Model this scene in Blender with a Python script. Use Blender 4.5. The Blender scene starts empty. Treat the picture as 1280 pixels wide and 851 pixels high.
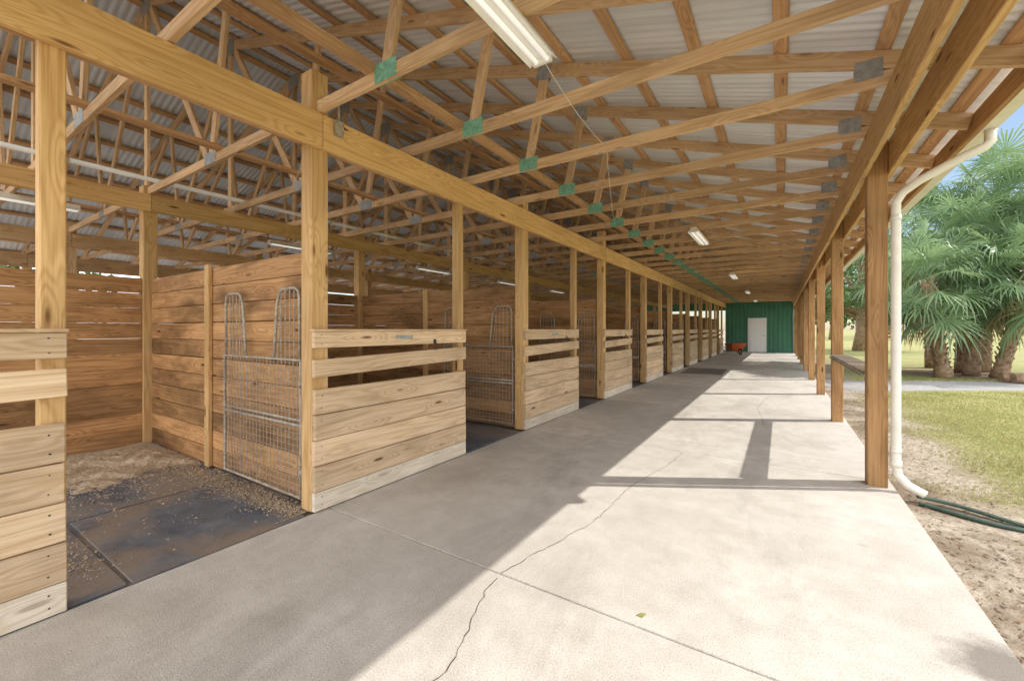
import bpy, math, random
import numpy as np
from mathutils import Vector, Matrix
random.seed(7); np.random.seed(7)
scene = bpy.context.scene
col = scene.collection
R = math.radians
ORD = ['first','second','third','fourth','fifth','sixth','seventh','eighth','ninth','tenth','eleventh','twelfth','thirteenth','fourteenth','fifteenth','sixteenth','seventeenth','eighteenth','nineteenth','twentieth','twenty first','twenty second','twenty third','twenty fourth','twenty fifth','twenty sixth','twenty seventh','twenty eighth','twenty ninth','thirtieth','thirty first','thirty second','thirty third']

# ------------------------------------------------------------------ layout
EYE = 1.37
P = 3.05                 # bay length
XF = -2.95               # front face of the stall posts
XB = -6.53               # spine wall and ridge
XO = -10.11              # header of the far row
YEND = 29.3
Y0 = -1.35               # near end of the barn
SL = 0.31
def zc(x):               # centre line of the top chord
    return 3.17 + SL * (0.6 - x) if x > XB else 3.17 + SL * (0.6 - (2 * XB - x))

# ------------------------------------------------------------------ mesh helpers
def _boxtopo():
    def vi(c, a): return c * 3 + a
    co = []
    for c in range(8):
        s = [1 if (c >> k) & 1 else -1 for k in range(3)]
        for a in range(3):
            co.append([s[k] * (1.0 if k == a else .8) for k in range(3)])
    F = []
    for a in range(3):
        b, d = [k for k in range(3) if k != a]
        for sg in (0, 1):
            cs = []
            for (p, q) in ((0, 0), (1, 0), (1, 1), (0, 1)):
                cs.append((sg << a) | (p << b) | (q << d))
            F.append([vi(c, a) for c in cs])
    for e in range(3):
        a, b = [k for k in range(3) if k != e]
        for sa in (0, 1):
            for sb in (0, 1):
                c0 = (sa << a) | (sb << b); c1 = c0 | (1 << e)
                F.append([vi(c0, a), vi(c1, a), vi(c1, b), vi(c0, b)])
    for c in range(8): F.append([vi(c, 0), vi(c, 1), vi(c, 2)])
    out = []
    for f in F:
        p = [Vector(co[i]) for i in f]
        n = (p[1] - p[0]).cross(p[2] - p[0]); m = sum(p, Vector()) / len(p)
        out.append(f if n.dot(m) > 0 else f[::-1])
    return out
BT = _boxtopo()

class MB:
    def __init__(s): s.v = []; s.f = []; s.g = []; s.sm = []
    def box(s, c, size, rot=None, ch=.003):
        c = Vector(c); h = [q / 2 for q in size]; ch = min(ch, min(h) * .45)
        o = len(s.v); ax = sorted(range(3), key=lambda k: -size[k])
        off = [random.uniform(-30, 30) for _ in range(3)]
        for k in range(8):
            sg = [1 if (k >> q) & 1 else -1 for q in range(3)]
            for a in range(3):
                l = [sg[q] * (h[q] - (0 if q == a else ch)) for q in range(3)]
                s.g.append((l[ax[0]] + off[0], l[ax[1]] + off[1], l[ax[2]] + off[2]))
                lv = Vector(l)
                s.v.append(c + (rot @ lv if rot else lv))
        for f in BT: s.f.append([i + o for i in f]); s.sm.append(False)
        return s
    def span(s, x0, x1, y0, y1, z0, z1, ch=.003):
        return s.box(((x0 + x1) / 2, (y0 + y1) / 2, (z0 + z1) / 2), (abs(x1 - x0), abs(y1 - y0), abs(z1 - z0)), None, ch)
    def bar(s, p0, p1, w, h, up=(0, 0, 1), ch=.003):
        p0 = Vector(p0); p1 = Vector(p1); x = (p1 - p0); L = x.length; x.normalize()
        up = Vector(up); z = (up - x * up.dot(x))
        if z.length < 1e-4: z = Vector((1, 0, 0))
        z.normalize(); y = z.cross(x)
        m = Matrix((x, y, z)).transposed()
        return s.box((p0 + p1) / 2, (L, w, h), m, ch)
    def tube(s, pts, r, n=8, cap=True, sx=1.0, closed=False):
        pts = [Vector(p) for p in pts]; o = len(s.v); N = len(pts)
        rr = r if isinstance(r, (list, tuple)) else [r] * N
        prev = None; L = 0; off = random.uniform(-30, 30)
        for i, p in enumerate(pts):
            if closed: t = pts[(i + 1) % N] - pts[i - 1]
            else: t = pts[min(i + 1, N - 1)] - pts[max(i - 1, 0)]
            t.normalize()
            if prev is None:
                a = Vector((0, 0, 1)) if abs(t.z) < .9 else Vector((1, 0, 0))
                u = t.cross(a).normalized()
            else:
                u = (prev - t * prev.dot(t)).normalized()
            prev = u; w = t.cross(u)
            if i: L += (pts[i] - pts[i - 1]).length
            for k in range(n):
                a = 2 * math.pi * k / n
                s.v.append(p + (u * math.cos(a) + w * math.sin(a) * sx) * rr[i])
                s.g.append((L + off, rr[i] * math.cos(a) + off, rr[i] * math.sin(a)))
        rng = N if closed else N - 1
        for i in range(rng):
            j = (i + 1) % N
            for k in range(n):
                q = (k + 1) % n
                s.f.append([o + i * n + k, o + i * n + q, o + j * n + q, o + j * n + k]); s.sm.append(True)
        if cap and not closed:
            s.f.append([o + k for k in range(n)][::-1]); s.sm.append(False)
            s.f.append([o + (N - 1) * n + k for k in range(n)]); s.sm.append(False)
        return s
    def poly(s, pts, sm=False):
        o = len(s.v)
        for p in pts: s.v.append(Vector(p)); s.g.append(tuple(p))
        s.f.append(list(range(o, o + len(pts)))); s.sm.append(sm)
        return s
    def build(s, name, mat, parent=None, origin=None):
        me = bpy.data.meshes.new(name)
        o = Vector(origin) if origin is not None else Vector()
        me.from_pydata([tuple(Vector(v) - o) for v in s.v], [], s.f)
        at = me.attributes.new('gc', 'FLOAT_VECTOR', 'POINT')
        at.data.foreach_set('vector', np.array([tuple(g) for g in s.g], dtype=np.float32).ravel())
        me.polygons.foreach_set('use_smooth', s.sm)
        me.materials.append(mat); me.update()
        ob = bpy.data.objects.new(name, me); col.objects.link(ob)
        if parent is not None: ob.parent = parent
        elif origin is not None: ob.location = o
        return ob

def tag(o, label=None, cat=None, group=None, kind=None):
    if label: o['label'] = label
    if cat: o['category'] = cat
    if group: o['group'] = group
    if kind: o['kind'] = kind
    return o
def empty(name, loc, label=None, cat=None, group=None, rz=0):
    o = bpy.data.objects.new(name, None); col.objects.link(o); o.location = loc; o.rotation_euler.z = rz
    o.empty_display_size = .1
    return tag(o, label, cat, group)
def copy_tree(o, loc, label=None, group=None, rz=None):
    c = o.copy(); col.objects.link(c); c.location = loc
    if rz is not None: c.rotation_euler.z = rz
    if label: c['label'] = label
    if group: c['group'] = group
    for ch in list(o.children):
        d = ch.copy(); col.objects.link(d); d.parent = c
        for g in list(ch.children):
            e = g.copy(); col.objects.link(e); e.parent = d
    return c
def npmesh(name, verts, faces, mat, smooth=False):
    me = bpy.data.meshes.new(name)
    nv = len(verts); nf = len(faces); k = faces.shape[1]
    me.vertices.add(nv); me.vertices.foreach_set('co', verts.astype(np.float32).ravel())
    me.loops.add(nf * k); me.loops.foreach_set('vertex_index', faces.astype(np.int32).ravel())
    me.polygons.add(nf); me.polygons.foreach_set('loop_start', (np.arange(nf) * k).astype(np.int32))
    me.polygons.foreach_set('loop_total', np.full(nf, k, dtype=np.int32))
    me.update(calc_edges=True); me.materials.append(mat)
    if smooth: me.polygons.foreach_set('use_smooth', [True] * nf)
    ob = bpy.data.objects.new(name, me); col.objects.link(ob)
    return ob

# ------------------------------------------------------------------ materials
class NT:
    def __init__(s, name):
        m = bpy.data.materials.new(name); m.use_nodes = True; s.m = m; s.t = m.node_tree
        s.b = s.t.nodes['Principled BSDF']
    def n(s, typ, **kw):
        x = s.t.nodes.new(typ)
        for k, v in kw.items(): setattr(x, k, v)
        return x
    def l(s, a, b): s.t.links.new(a, b)
    def math(s, op, a, b=None, c=None, clamp=False):
        x = s.n('ShaderNodeMath', operation=op); x.use_clamp = clamp
        for i, q in enumerate((a, b, c)):
            if q is None: continue
            if isinstance(q, (int, float)): x.inputs[i].default_value = q
            else: s.l(q, x.inputs[i])
        return x.outputs[0]
    def noise(s, vec, scale=1, detail=3, rough=.55, dist=0):
        x = s.n('ShaderNodeTexNoise'); x.inputs['Scale'].default_value = scale
        x.inputs['Detail'].default_value = detail; x.inputs['Roughness'].default_value = rough
        x.inputs['Distortion'].default_value = dist
        if vec is not None: s.l(vec, x.inputs['Vector'])
        return x.outputs['Fac']
    def vmul(s, vec, sc):
        x = s.n('ShaderNodeVectorMath', operation='MULTIPLY'); s.l(vec, x.inputs[0]); x.inputs[1].default_value = sc
        return x.outputs[0]
    def rng(s, v, a, b, c=0., d=1., smooth=False):
        x = s.n('ShaderNodeMapRange'); s.l(v, x.inputs[0])
        if smooth: x.interpolation_type = 'SMOOTHSTEP'
        for i, q in enumerate((a, b, c, d)): x.inputs[i + 1].default_value = q
        return x.outputs[0]
    def mix(s, f, a, b, mode='MIX'):
        x = s.n('ShaderNodeMix', data_type='RGBA', blend_type=mode)
        if isinstance(f, (int, float)): x.inputs[0].default_value = f
        else: s.l(f, x.inputs[0])
        for i, q in ((6, a), (7, b)):
            if isinstance(q, tuple): x.inputs[i].default_value = (*q, 1) if len(q) == 3 else q
            else: s.l(q, x.inputs[i])
        return x.outputs[2]
    def scale(s, c, f):
        x = s.n('ShaderNodeVectorMath', operation='SCALE'); s.l(c, x.inputs[0])
        if isinstance(f, (int, float)): x.inputs['Scale'].default_value = f
        else: s.l(f, x.inputs['Scale'])
        return x.outputs[0]
    def bump(s, h, st=.3, d=.01):
        x = s.n('ShaderNodeBump'); x.inputs['Strength'].default_value = st; x.inputs['Distance'].default_value = d
        s.l(h, x.inputs['Height']); s.l(x.outputs[0], s.b.inputs['Normal'])
    def col(s, c):
        if isinstance(c, tuple): s.b.inputs['Base Color'].default_value = (*c, 1)
        else: s.l(c, s.b.inputs['Base Color'])
    def rough(s, r):
        if isinstance(r, (int, float)): s.b.inputs['Roughness'].default_value = r
        else: s.l(r, s.b.inputs['Roughness'])

def wood(name, light, dark, var=.25, knot=1.0, stain=0., ring=.45, spec=.25):
    m = NT(name)
    at = m.n('ShaderNodeAttribute', attribute_name='gc'); oi = m.n('ShaderNodeObjectInfo'); ge = m.n('ShaderNodeNewGeometry')
    cb = m.n('ShaderNodeCombineXYZ')
    for i, k in enumerate((31., 17., 23.)): m.l(m.math('MULTIPLY', oi.outputs['Random'], k), cb.inputs[i])
    ad = m.n('ShaderNodeVectorMath', operation='ADD'); m.l(at.outputs['Vector'], ad.inputs[0]); m.l(cb.outputs[0], ad.inputs[1])
    v = ad.outputs[0]
    n1 = m.noise(m.vmul(v, (2.4, 95, 95)), 1, 3, .65)
    vs = m.n('ShaderNodeTexVoronoi'); vs.inputs['Scale'].default_value = 1.0
    m.l(m.vmul(v, (1.7, 7.5, 7.5)), vs.inputs['Vector'])
    kd = vs.outputs['Distance']
    pull = m.rng(kd, .0, .5, .32, 0, True)
    n2 = m.math('ADD', m.noise(m.vmul(v, (.34, 6, 6)), 1, 2, .5, .2), pull)
    rg = m.math('MULTIPLY_ADD', m.math('SINE', m.math('MULTIPLY', n2, 66.)), .5, .5)
    rg = m.math('POWER', rg, 1.7)
    f = m.math('ADD', m.math('MULTIPLY', rg, ring), m.math('MULTIPLY', m.rng(n1, .3, .7), .6), clamp=True)
    c = m.mix(f, light, dark)
    kmask = m.rng(kd, .055, .14, 1, 0, True)
    kmask = m.math('MULTIPLY', kmask, knot, clamp=True)
    c = m.mix(kmask, c, (dark[0] * .32, dark[1] * .23, dark[2] * .18))
    nb = m.noise(m.vmul(v, (.9, 2.2, 2.2)), 1.1, 4, .62)
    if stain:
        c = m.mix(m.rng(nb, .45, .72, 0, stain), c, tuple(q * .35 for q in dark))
    k = m.math('MULTIPLY', m.rng(ge.outputs['Random Per Island'], 0, 1, 1 - var, 1 + var * .6), m.rng(nb, .3, .7, 1.12, .86))
    k = m.math('MULTIPLY', k, m.rng(oi.outputs['Random'], 0, 1, .86, 1.1))
    c = m.scale(c, k)
    m.col(c); m.rough(.72); m.b.inputs['Specular IOR Level'].default_value = spec
    m.bump(m.math('ADD', n1, m.math('MULTIPLY', kmask, .6)), .4, .004)
    return m.m

W_HEAD = wood('header_pine', (.92, .62, .29), (.68, .38, .14), .12)
W_POST = wood('post_pine', (.84, .56, .27), (.56, .32, .12), .15)
W_FRONT = wood('weathered_pine', (.88, .67, .45), (.60, .39, .215), .14, 1, .15)
W_KICK = wood('bleached_pine', (.86, .76, .62), (.62, .50, .36), .1, .4, .15)
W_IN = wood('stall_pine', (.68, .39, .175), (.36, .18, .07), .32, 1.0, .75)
W_TRUSS = wood('truss_pine', (.88, .62, .37), (.60, .365, .185), .24, .7, .2)
W_PURL = wood('purlin_pine', (.82, .51, .27), (.52, .29, .14), .22, .8, .15)
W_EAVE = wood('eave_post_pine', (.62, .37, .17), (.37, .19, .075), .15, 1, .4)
W_RACK = wood('grey_rack_wood', (.42, .35, .27), (.24, .18, .13), .3, .4, .2)

def simple(name, c, rough=.5, metal=0., var=.1, sc=8., bump=0., emit=0.):
    m = NT(name); ge = m.n('ShaderNodeNewGeometry')
    n = m.noise(ge.outputs['Position'], sc, 3, .6)
    m.col(m.mix(m.rng(n, .3, .7), tuple(q * (1 - var) for q in c), tuple(min(1, q * (1 + var)) for q in c)))
    m.rough(rough); m.b.inputs['Metallic'].default_value = metal
    if bump: m.bump(n, bump, .01)
    if emit:
        m.b.inputs['Emission Color'].default_value = (1, .97, .9, 1); m.b.inputs['Emission Strength'].default_value = emit
    return m.m
M_GALV = simple('galvanised_steel', (.42, .37, .30), .55, .2, .35, 30)
M_PLATE = simple('grey_plate', (.36, .37, .36), .5, .4, .25, 20)
M_MINT = simple('mint_plate', (.20, .46, .33), .55, .1, .3, 25)
M_WHITE = simple('white_enamel', (.84, .81, .74), .4, 0, .04, 6)
M_PVC = simple('white_plastic', (.84, .82, .76), .45, 0, .06, 6)
M_GUT = simple('gutter_white', (.84, .80, .71), .4, 0, .08, 5)
M_TUBE = simple('lamp_tube', (.9, .89, .84), .3, 0, .02, 3, 0, .5)
M_GREEN = simple('green_siding', (.055, .20, .125), .45, 0, .12, 2)
M_DOORW = simple('door_white', (.93, .94, .95), .4, 0, .03, 3)
M_BLACK = simple('black_iron', (.05, .045, .04), .5, .3, .1, 20)
M_ORANGE = simple('orange_paint', (.50, .10, .03), .45, 0, .2, 12)
M_HOSE = simple('dark_green_hose', (.045, .08, .055), .6, 0, .3, 30)
M_BARK = simple('bark', (.30, .20, .125), .9, 0, .45, 9, .6)

m = NT('roof_metal'); ge = m.n('ShaderNodeNewGeometry'); pos = ge.outputs['Position']
sx = m.n('ShaderNodeSeparateXYZ'); m.l(pos, sx.inputs[0])
nn = m.noise(pos, .8, 3, .6); ns = m.noise(m.vmul(pos, (.5, 11, .5)), 1.0, 4, .65)
c = m.mix(m.rng(nn, .3, .7), (.80, .83, .87), (.91, .93, .95)); c = m.mix(m.rng(ns, .46, .70, 0, .5), c, (.56, .57, .58))
c = m.mix(m.rng(sx.outputs[0], -6.5, -3.0, .55, 0), c, (.52, .60, .72))  # bluish shade over the stalls and far slope painted into the metal colour
m.col(c); m.rough(m.rng(ns, .3, .7, .32, .5)); m.b.inputs['Metallic'].default_value = .2; M_ROOF = m.m

m = NT('concrete'); ge = m.n('ShaderNodeNewGeometry'); pos = ge.outputs['Position']
a = m.noise(pos, .7, 4, .6); b = m.noise(pos, 4.2, 6, .7); f = m.noise(pos, 150, 2, .7); st = m.noise(m.vmul(pos, (1, .35, 1)), 1.3, 6, .7, .5)
c = m.mix(m.rng(a, .3, .7), (.52, .48, .425), (.70, .66, .60))
c = m.mix(m.rng(b, .38, .72, 0, .75), c, (.44, .40, .345))
c = m.mix(m.rng(st, .52, .69, 0, .6), c, (.32, .285, .245))
c = m.mix(m.rng(f, .55, .68, 0, .7), c, (.24, .21, .175)); c = m.mix(m.rng(f, .43, .3, 0, .55), c, (.92, .89, .83))
sp = m.n('ShaderNodeTexVoronoi'); sp.inputs['Scale'].default_value = 1.7; m.l(pos, sp.inputs['Vector'])
c = m.mix(m.rng(m.math('ADD', sp.outputs['Distance'], m.math('MULTIPLY', b, .14)), .09, .13, .4, 0), c, (.20, .17, .14))
di = m.n('ShaderNodeVectorMath', operation='DISTANCE'); m.l(pos, di.inputs[0]); di.inputs[1].default_value = (.76, 2.5, 0)
c = m.mix(m.math('MULTIPLY', m.rng(m.math('SUBTRACT', di.outputs['Value'], m.math('MULTIPLY', b, .3)), -.06, .06, 1, 0), .8), c, (.17, .145, .12))
m.col(c); m.rough(.85); m.bump(m.math('ADD', f, m.math('MULTIPLY', b, 2.)), .45, .005); M_CONC = m.m
M_GAP = simple('joint_dark', (.10, .08, .06), .9, 0, .4, 30)

m = NT('rubber'); ge = m.n('ShaderNodeNewGeometry'); pos = ge.outputs['Position']
a = m.noise(pos, 2.3, 5, .7, .4); b = m.noise(pos, 90, 2, .7); w2 = m.noise(pos, 1.1, 4, .65)
c = m.mix(m.rng(a, .35, .7), (.06, .080, .11), (.20, .225, .255))
c = m.mix(m.math('MULTIPLY', m.rng(w2, .44, .58), m.rng(b, .38, .58, .35, .85)), c, (.30, .21, .13))
m.col(c); m.rough(m.rng(w2, .35, .65, .4, .8)); m.bump(b, .3, .004); M_RUB = m.m

m = NT('ground'); ge = m.n('ShaderNodeNewGeometry'); pos = ge.outputs['Position']
sx = m.n('ShaderNodeSeparateXYZ'); m.l(pos, sx.inputs[0]); X = sx.outputs[0]
n1 = m.noise(pos, 1.1, 5, .65); n2 = m.noise(pos, 14, 5, .7); n3 = m.noise(pos, .16, 3, .6); n4 = m.noise(pos, 60, 3, .75)
g = m.mix(m.rng(n2, .3, .7), (.16, .175, .045), (.36, .335, .12)); g = m.mix(m.rng(n1, .42, .7, 0, .75), g, (.43, .35, .18))
g = m.mix(m.rng(n3, .4, .65, 0, .5), g, (.21, .25, .075))
d = m.mix(m.rng(n2, .35, .65), (.32, .25, .18), (.52, .45, .36)); d = m.mix(m.rng(n4, .54, .68, 0, .6), d, (.15, .105, .07)); d = m.mix(m.rng(n1, .43, .58, 0, .85), d, (.18, .125, .08))
xx = m.math('ADD', X, m.math('MULTIPLY', m.math('SUBTRACT', n1, .5), 2.0)); xx = m.math('ADD', xx, m.math('MULTIPLY', m.math('SUBTRACT', n2, .5), 1.3))
c = m.mix(m.rng(xx, 1.25, 2.1, 0, 1, True), d, g)
m.col(c); m.rough(.95); m.bump(m.math('ADD', n2, m.math('MULTIPLY', n4, .3)), .6, .03); M_GROUND = m.m

m = NT('gravel'); ge = m.n('ShaderNodeNewGeometry'); pos = ge.outputs['Position']
n2 = m.noise(pos, 25, 4, .7); n1 = m.noise(pos, 1.5, 4, .6)
m.col(m.mix(m.rng(n1, .3, .7, 0, .6), m.mix(m.rng(n2, .3, .7), (.20, .20, .21), (.46, .45, .44)), (.30, .28, .24))); m.rough(.95); m.bump(n2, .6, .02); M_GRAV = m.m
m = NT('mulch'); ge = m.n('ShaderNodeNewGeometry'); pos = ge.outputs['Position']
n2 = m.noise(pos, 20, 4, .7); m.col(m.mix(m.rng(n2, .3, .7), (.10, .065, .04), (.34, .24, .15))); m.rough(.95); m.bump(n2, .8, .03); M_MULCH = m.m

def leafmat(name, a, b, tr=.25, rough=.5):
    m = NT(name); ge = m.n('ShaderNodeNewGeometry')
    n = m.noise(ge.outputs['Position'], 1.3, 2, .6)
    f = m.math('ADD', m.math('MULTIPLY', ge.outputs['Random Per Island'], .6), m.math('MULTIPLY', n, .55), clamp=True)
    m.col(m.mix(f, a, b)); m.rough(rough)
    if tr:
        t = m.n('ShaderNodeBsdfTranslucent'); t.inputs[0].default_value = (*[q * 1.3 for q in b], 1)
        mx = m.n('ShaderNodeMixShader'); mx.inputs[0].default_value = tr
        m.l(m.b.outputs[0], mx.inputs[1]); m.l(t.outputs[0], mx.inputs[2])
        m.l(mx.outputs[0], m.t.nodes['Material Output'].inputs[0])
    return m.m
L_PALM = leafmat('palm_leaf', (.04, .125, .075), (.27, .37, .17), .25, .4)
L_DEAD = leafmat('dead_palm_leaf', (.28, .19, .09), (.48, .36, .19))
L_OAK = leafmat('oak_leaf', (.03, .075, .02), (.13, .20, .055))
L_GRASS = leafmat('grass_blade', (.17, .21, .05), (.44, .41, .16))
L_CHIP = leafmat('wood_shaving', (.36, .26, .17), (.62, .49, .34), 0, .8)
L_LITTER = leafmat('dry_leaf', (.11, .07, .04), (.30, .20, .11), 0, .8)

# ------------------------------------------------------------------ the setting
GZ = -.06
th = math.atan(336 / 520)
def at(px, d, z=0):
    r = (px - 640) / 520 * d
    return Vector((math.cos(th) * r - math.sin(th) * d, math.sin(th) * r + math.cos(th) * d, z))
v = np.array([[-450, -300, GZ], [450, -300, GZ], [450, 650, GZ], [-450, 650, GZ]], dtype=float)
tag(npmesh('ground', v, np.array([[0, 1, 2, 3]]), M_GROUND), kind='structure')
mb = MB(); dv = Vector((3.35, 2.2, 0)).normalized(); pv = Vector((-dv.y, dv.x, 0)); a0 = Vector((1.0, 13.1, GZ + .004)) ; pts = []
L = []; Rr = []
for i in range(30):
    c0 = a0 + dv * (i * 1.6) + pv * (.25 * math.sin(i * .7))
    L.append(c0 + pv * (1.0 + random.uniform(-.12, .12))); Rr.append(c0 - pv * (1.0 + random.uniform(-.12, .12)))
for i in range(29): mb.poly([Rr[i], Rr[i + 1], L[i + 1], L[i]])
tag(mb.build('gravel_path', M_GRAV), kind='structure')
mc = at(1222, 13.2, GZ + .009); pts = []
for i in range(48):
    a = i / 48 * 6.283; rr_ = 2.1 + .25 * math.sin(a * 3) + .15 * math.sin(a * 7 + 1); pts.append((mc.x + math.cos(a) * rr_, mc.y + math.sin(a) * rr_ * .72, mc.z))
tag(MB().poly(pts).build('mulch_bed', M_MULCH), kind='structure')
tag(MB().span(-2.93, .82, Y0, YEND + 1, -.2, -.035, .002).build('slab_bed', M_GAP), kind='structure')
ys = [Y0] + [1.93 + P * k for k in range(0, 10)]
ys[-1] = YEND + 1.0
for i in range(len(ys) - 1):
    tag(MB().span(-2.93, .83, ys[i] + .004, ys[i + 1] - .004, -.15, 0, .004).build('concrete_slab', M_CONC), kind='structure')
tag(MB().span(-13.9, -10.1, Y0, YEND + 1, -.15, -.004, .004).build('far_aisle_slab', M_CONC), kind='structure')
tag(MB().span(-10.098, -2.932, Y0, YEND + 1, -.15, -.02, .004).build('stall_floor', M_RUB), kind='structure')

def crack(pts, w, seed):
    random.seed(seed); mb = MB(); q = []
    for i in range(len(pts) - 1):
        a = Vector((*pts[i], .0015)); b = Vector((*pts[i + 1], .0015)); n = max(2, int((b - a).length / .04))
        d = (b - a).normalized(); p = Vector((-d.y, d.x, 0))
        for k in range(n): q.append((a + (b - a) * k / n + p * random.uniform(-.010, .010), p))
    for i in range(len(q) - 1):
        w0 = w * random.uniform(.4, 1.1); w1 = w0 * .9
        mb.poly([q[i][0] - q[i][1] * w0 / 2, q[i + 1][0] - q[i + 1][1] * w1 / 2, q[i + 1][0] + q[i + 1][1] * w1 / 2, q[i][0] + q[i][1] * w0 / 2])
    return tag(mb.build('floor_crack', M_GAP), kind='structure')
crack([(-1.16, .9), (-1.13, 1.3), (-1.3, 1.75), (-1.33, 1.925)], .006, 3)
crack([(-1.33, 1.935), (-1.12, 2.8), (-1.1, 3.7), (-.96, 4.4), (-.92, 4.97)], .006, 4)
crack([(-.2, 7.0), (-.35, 8.5), (-.2, 10.2)], .005, 5)
tag(MB().poly([(-.585, 2.0, .002), (-.565, 2.02, .010), (-.54, 2.025, .012), (-.55, 2.0, .005)]).build('fallen_leaf', L_GRASS), 'single small yellow green leaf on the sunny concrete near the joint', 'leaf')

# ------------------------------------------------------------------ roof: trusses, purlins, sheets
TY = [.02 + .92 * k - .92 for k in range(0, 33)]
OT = (XB, 0, 3.01)
def make_truss():
    t = empty('roof_truss', (XB, TY[0], 3.01))
    for s in (1, -1):
        mx = lambda x: x if s == 1 else 2 * XB - x
        MB().bar((mx(1.23), 0, zc(mx(1.23))), (XB + .002 * s, 0, zc(XB)), .038, .12).build('top_chord', W_TRUSS, t, OT)
    MB().bar((.70, 0, 3.055), (-2.178, 0, 3.055), .038, .089).build('bottom_chord', W_TRUSS, t, OT)
    MB().bar((-2.182, 0, 3.055), (2 * XB + 2.182, 0, 3.055), .038, .089).build('bottom_chord', W_TRUSS, t, OT)
    MB().bar((2 * XB + 2.178, 0, 3.055), (2 * XB - .7, 0, 3.055), .038, .089).build('bottom_chord', W_TRUSS, t, OT)
    T1, T2, B1, B2 = -2.0, -4.35, -2.18, -4.75
    webs = [((B1, 3.10), (T1, zc(T1) - .06)), ((B1 - .12, 3.10), (T2 + .1, zc(T2) - .06)), ((B2, 3.10), (T2 - .05, zc(T2) - .06)), ((B2 - .1, 3.10), (XB + .12, zc(XB) - .1))]
    for s in (1, -1):
        for (a, b) in webs[:4]:
            f = lambda p: (p[0] if s == 1 else 2 * XB - p[0], 0, p[1])
            MB().bar(f(a), f(b), .036, .089, (0, 0, 1) if abs(b[0] - a[0]) > .5 else (1, 0, 0)).build('web', W_TRUSS, t, OT)
    MB().bar((XB, 0, 3.10), (XB, 0, zc(XB) - .08), .036, .089, (1, 0, 0)).build('web', W_TRUSS, t, OT)
    def plate(x, z, w, h, m, sl=0.):
        mb = MB()
        for yy in (-.0205, .0205): mb.box((x, yy, z), (w, .003, h), Matrix.Rotation(sl, 3, 'Y'), .0005)
        mb.build('connector_plate', m, t, OT)
    plate(B1, 3.07, .21, .125, M_MINT); plate(T1, zc(T1) - .03, .15, .14, M_PLATE, math.atan(SL))
    plate(.50, 3.13, .15, .13, M_PLATE); plate(T2, zc(T2) - .03, .20, .15, M_PLATE, math.atan(SL)); plate(B2, 3.07, .25, .12, M_PLATE)
    plate(XB, zc(XB) - .06, .3, .2, M_PLATE); plate(2 * XB - B1, 3.07, .24, .125, M_PLATE); plate(2 * XB - T2, zc(T2) - .03, .2, .15, M_PLATE, -math.atan(SL)); plate(2 * XB - B2, 3.07, .25, .12, M_PLATE)
    return t
tr = make_truss()
for i, y in enumerate(TY):
    lab = 'wooden roof truss with metal connector plates, %s from the camera end of the barn' % ORD[i]
    if i == 0: tag(tr, lab, 'roof truss', 'roof trusses crossing the barn')
    else: copy_tree(tr, (XB, y, 3.01), lab)

YR1 = YEND + 4.3
al = math.atan(SL)
nsp = 14
for s, side in ((1, 'aisle'), (-1, 'far')):
    for i in range(nsp):
        x = 1.16 - i * .58
        if x < XB + .1: x = XB + .1
        xx = x if s == 1 else 2 * XB - x
        z = zc(xx) + .06 / math.cos(al) + .021
        o = MB().box((xx, (Y0 + YR1) / 2, z), (.089, YR1 - Y0, .038), Matrix.Rotation(al * s, 3, 'Y')).build('purlin', W_PURL, None, (xx, Y0, z))
        tag(o, 'long wooden purlin under the metal roof on the %s side, %s up from the eave' % (side, ORD[i]), 'purlin', 'purlins under the roof sheets')
for s, side in ((1, 'over the open aisle'), (-1, 'over the far row of stalls')):
    pitch = .085; n = int((YR1 - Y0) / pitch * 6)
    yy = np.linspace(Y0 - .05, YR1, n); ph = (yy / pitch) % 1.0
    hh = np.interp(ph, [0, .18, .34, .5, .66, 1], [.012, .012, 0, 0, .0, .012])
    xs = [1.3, -1.2, -3.8, XB]; V = []
    for x in xs:
        xw = x if s == 1 else 2 * XB - x
        V.append(np.stack([np.full(n, xw), yy, zc(x) + .108 + hh + .005], 1))
    V = np.concatenate(V); F = []
    idx = np.arange(n - 1)
    for r in range(3): F.append(np.stack([r * n + idx, r * n + idx + 1, (r + 1) * n + idx + 1, (r + 1) * n + idx], 1))
    o = npmesh('metal_roof', V, np.concatenate(F), M_ROOF)
    tag(o, 'pale corrugated metal roof slope %s' % side, 'roof', 'two slopes of the metal roof')
mb = MB(); yg = YR1 - .05
mb.poly([(2 * XB - 1.2, yg, zc(1.2) + .08), (2 * XB - 1.2, yg, 2.75), (1.2, yg, 2.75), (1.2, yg, zc(1.2) + .08), (XB, yg, zc(XB) + .08)])
tag(mb.build('gable_wall', M_GREEN, None, (XB, yg, 2.75)), 'green metal gable closing the far end of the roof', 'wall')

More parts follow.
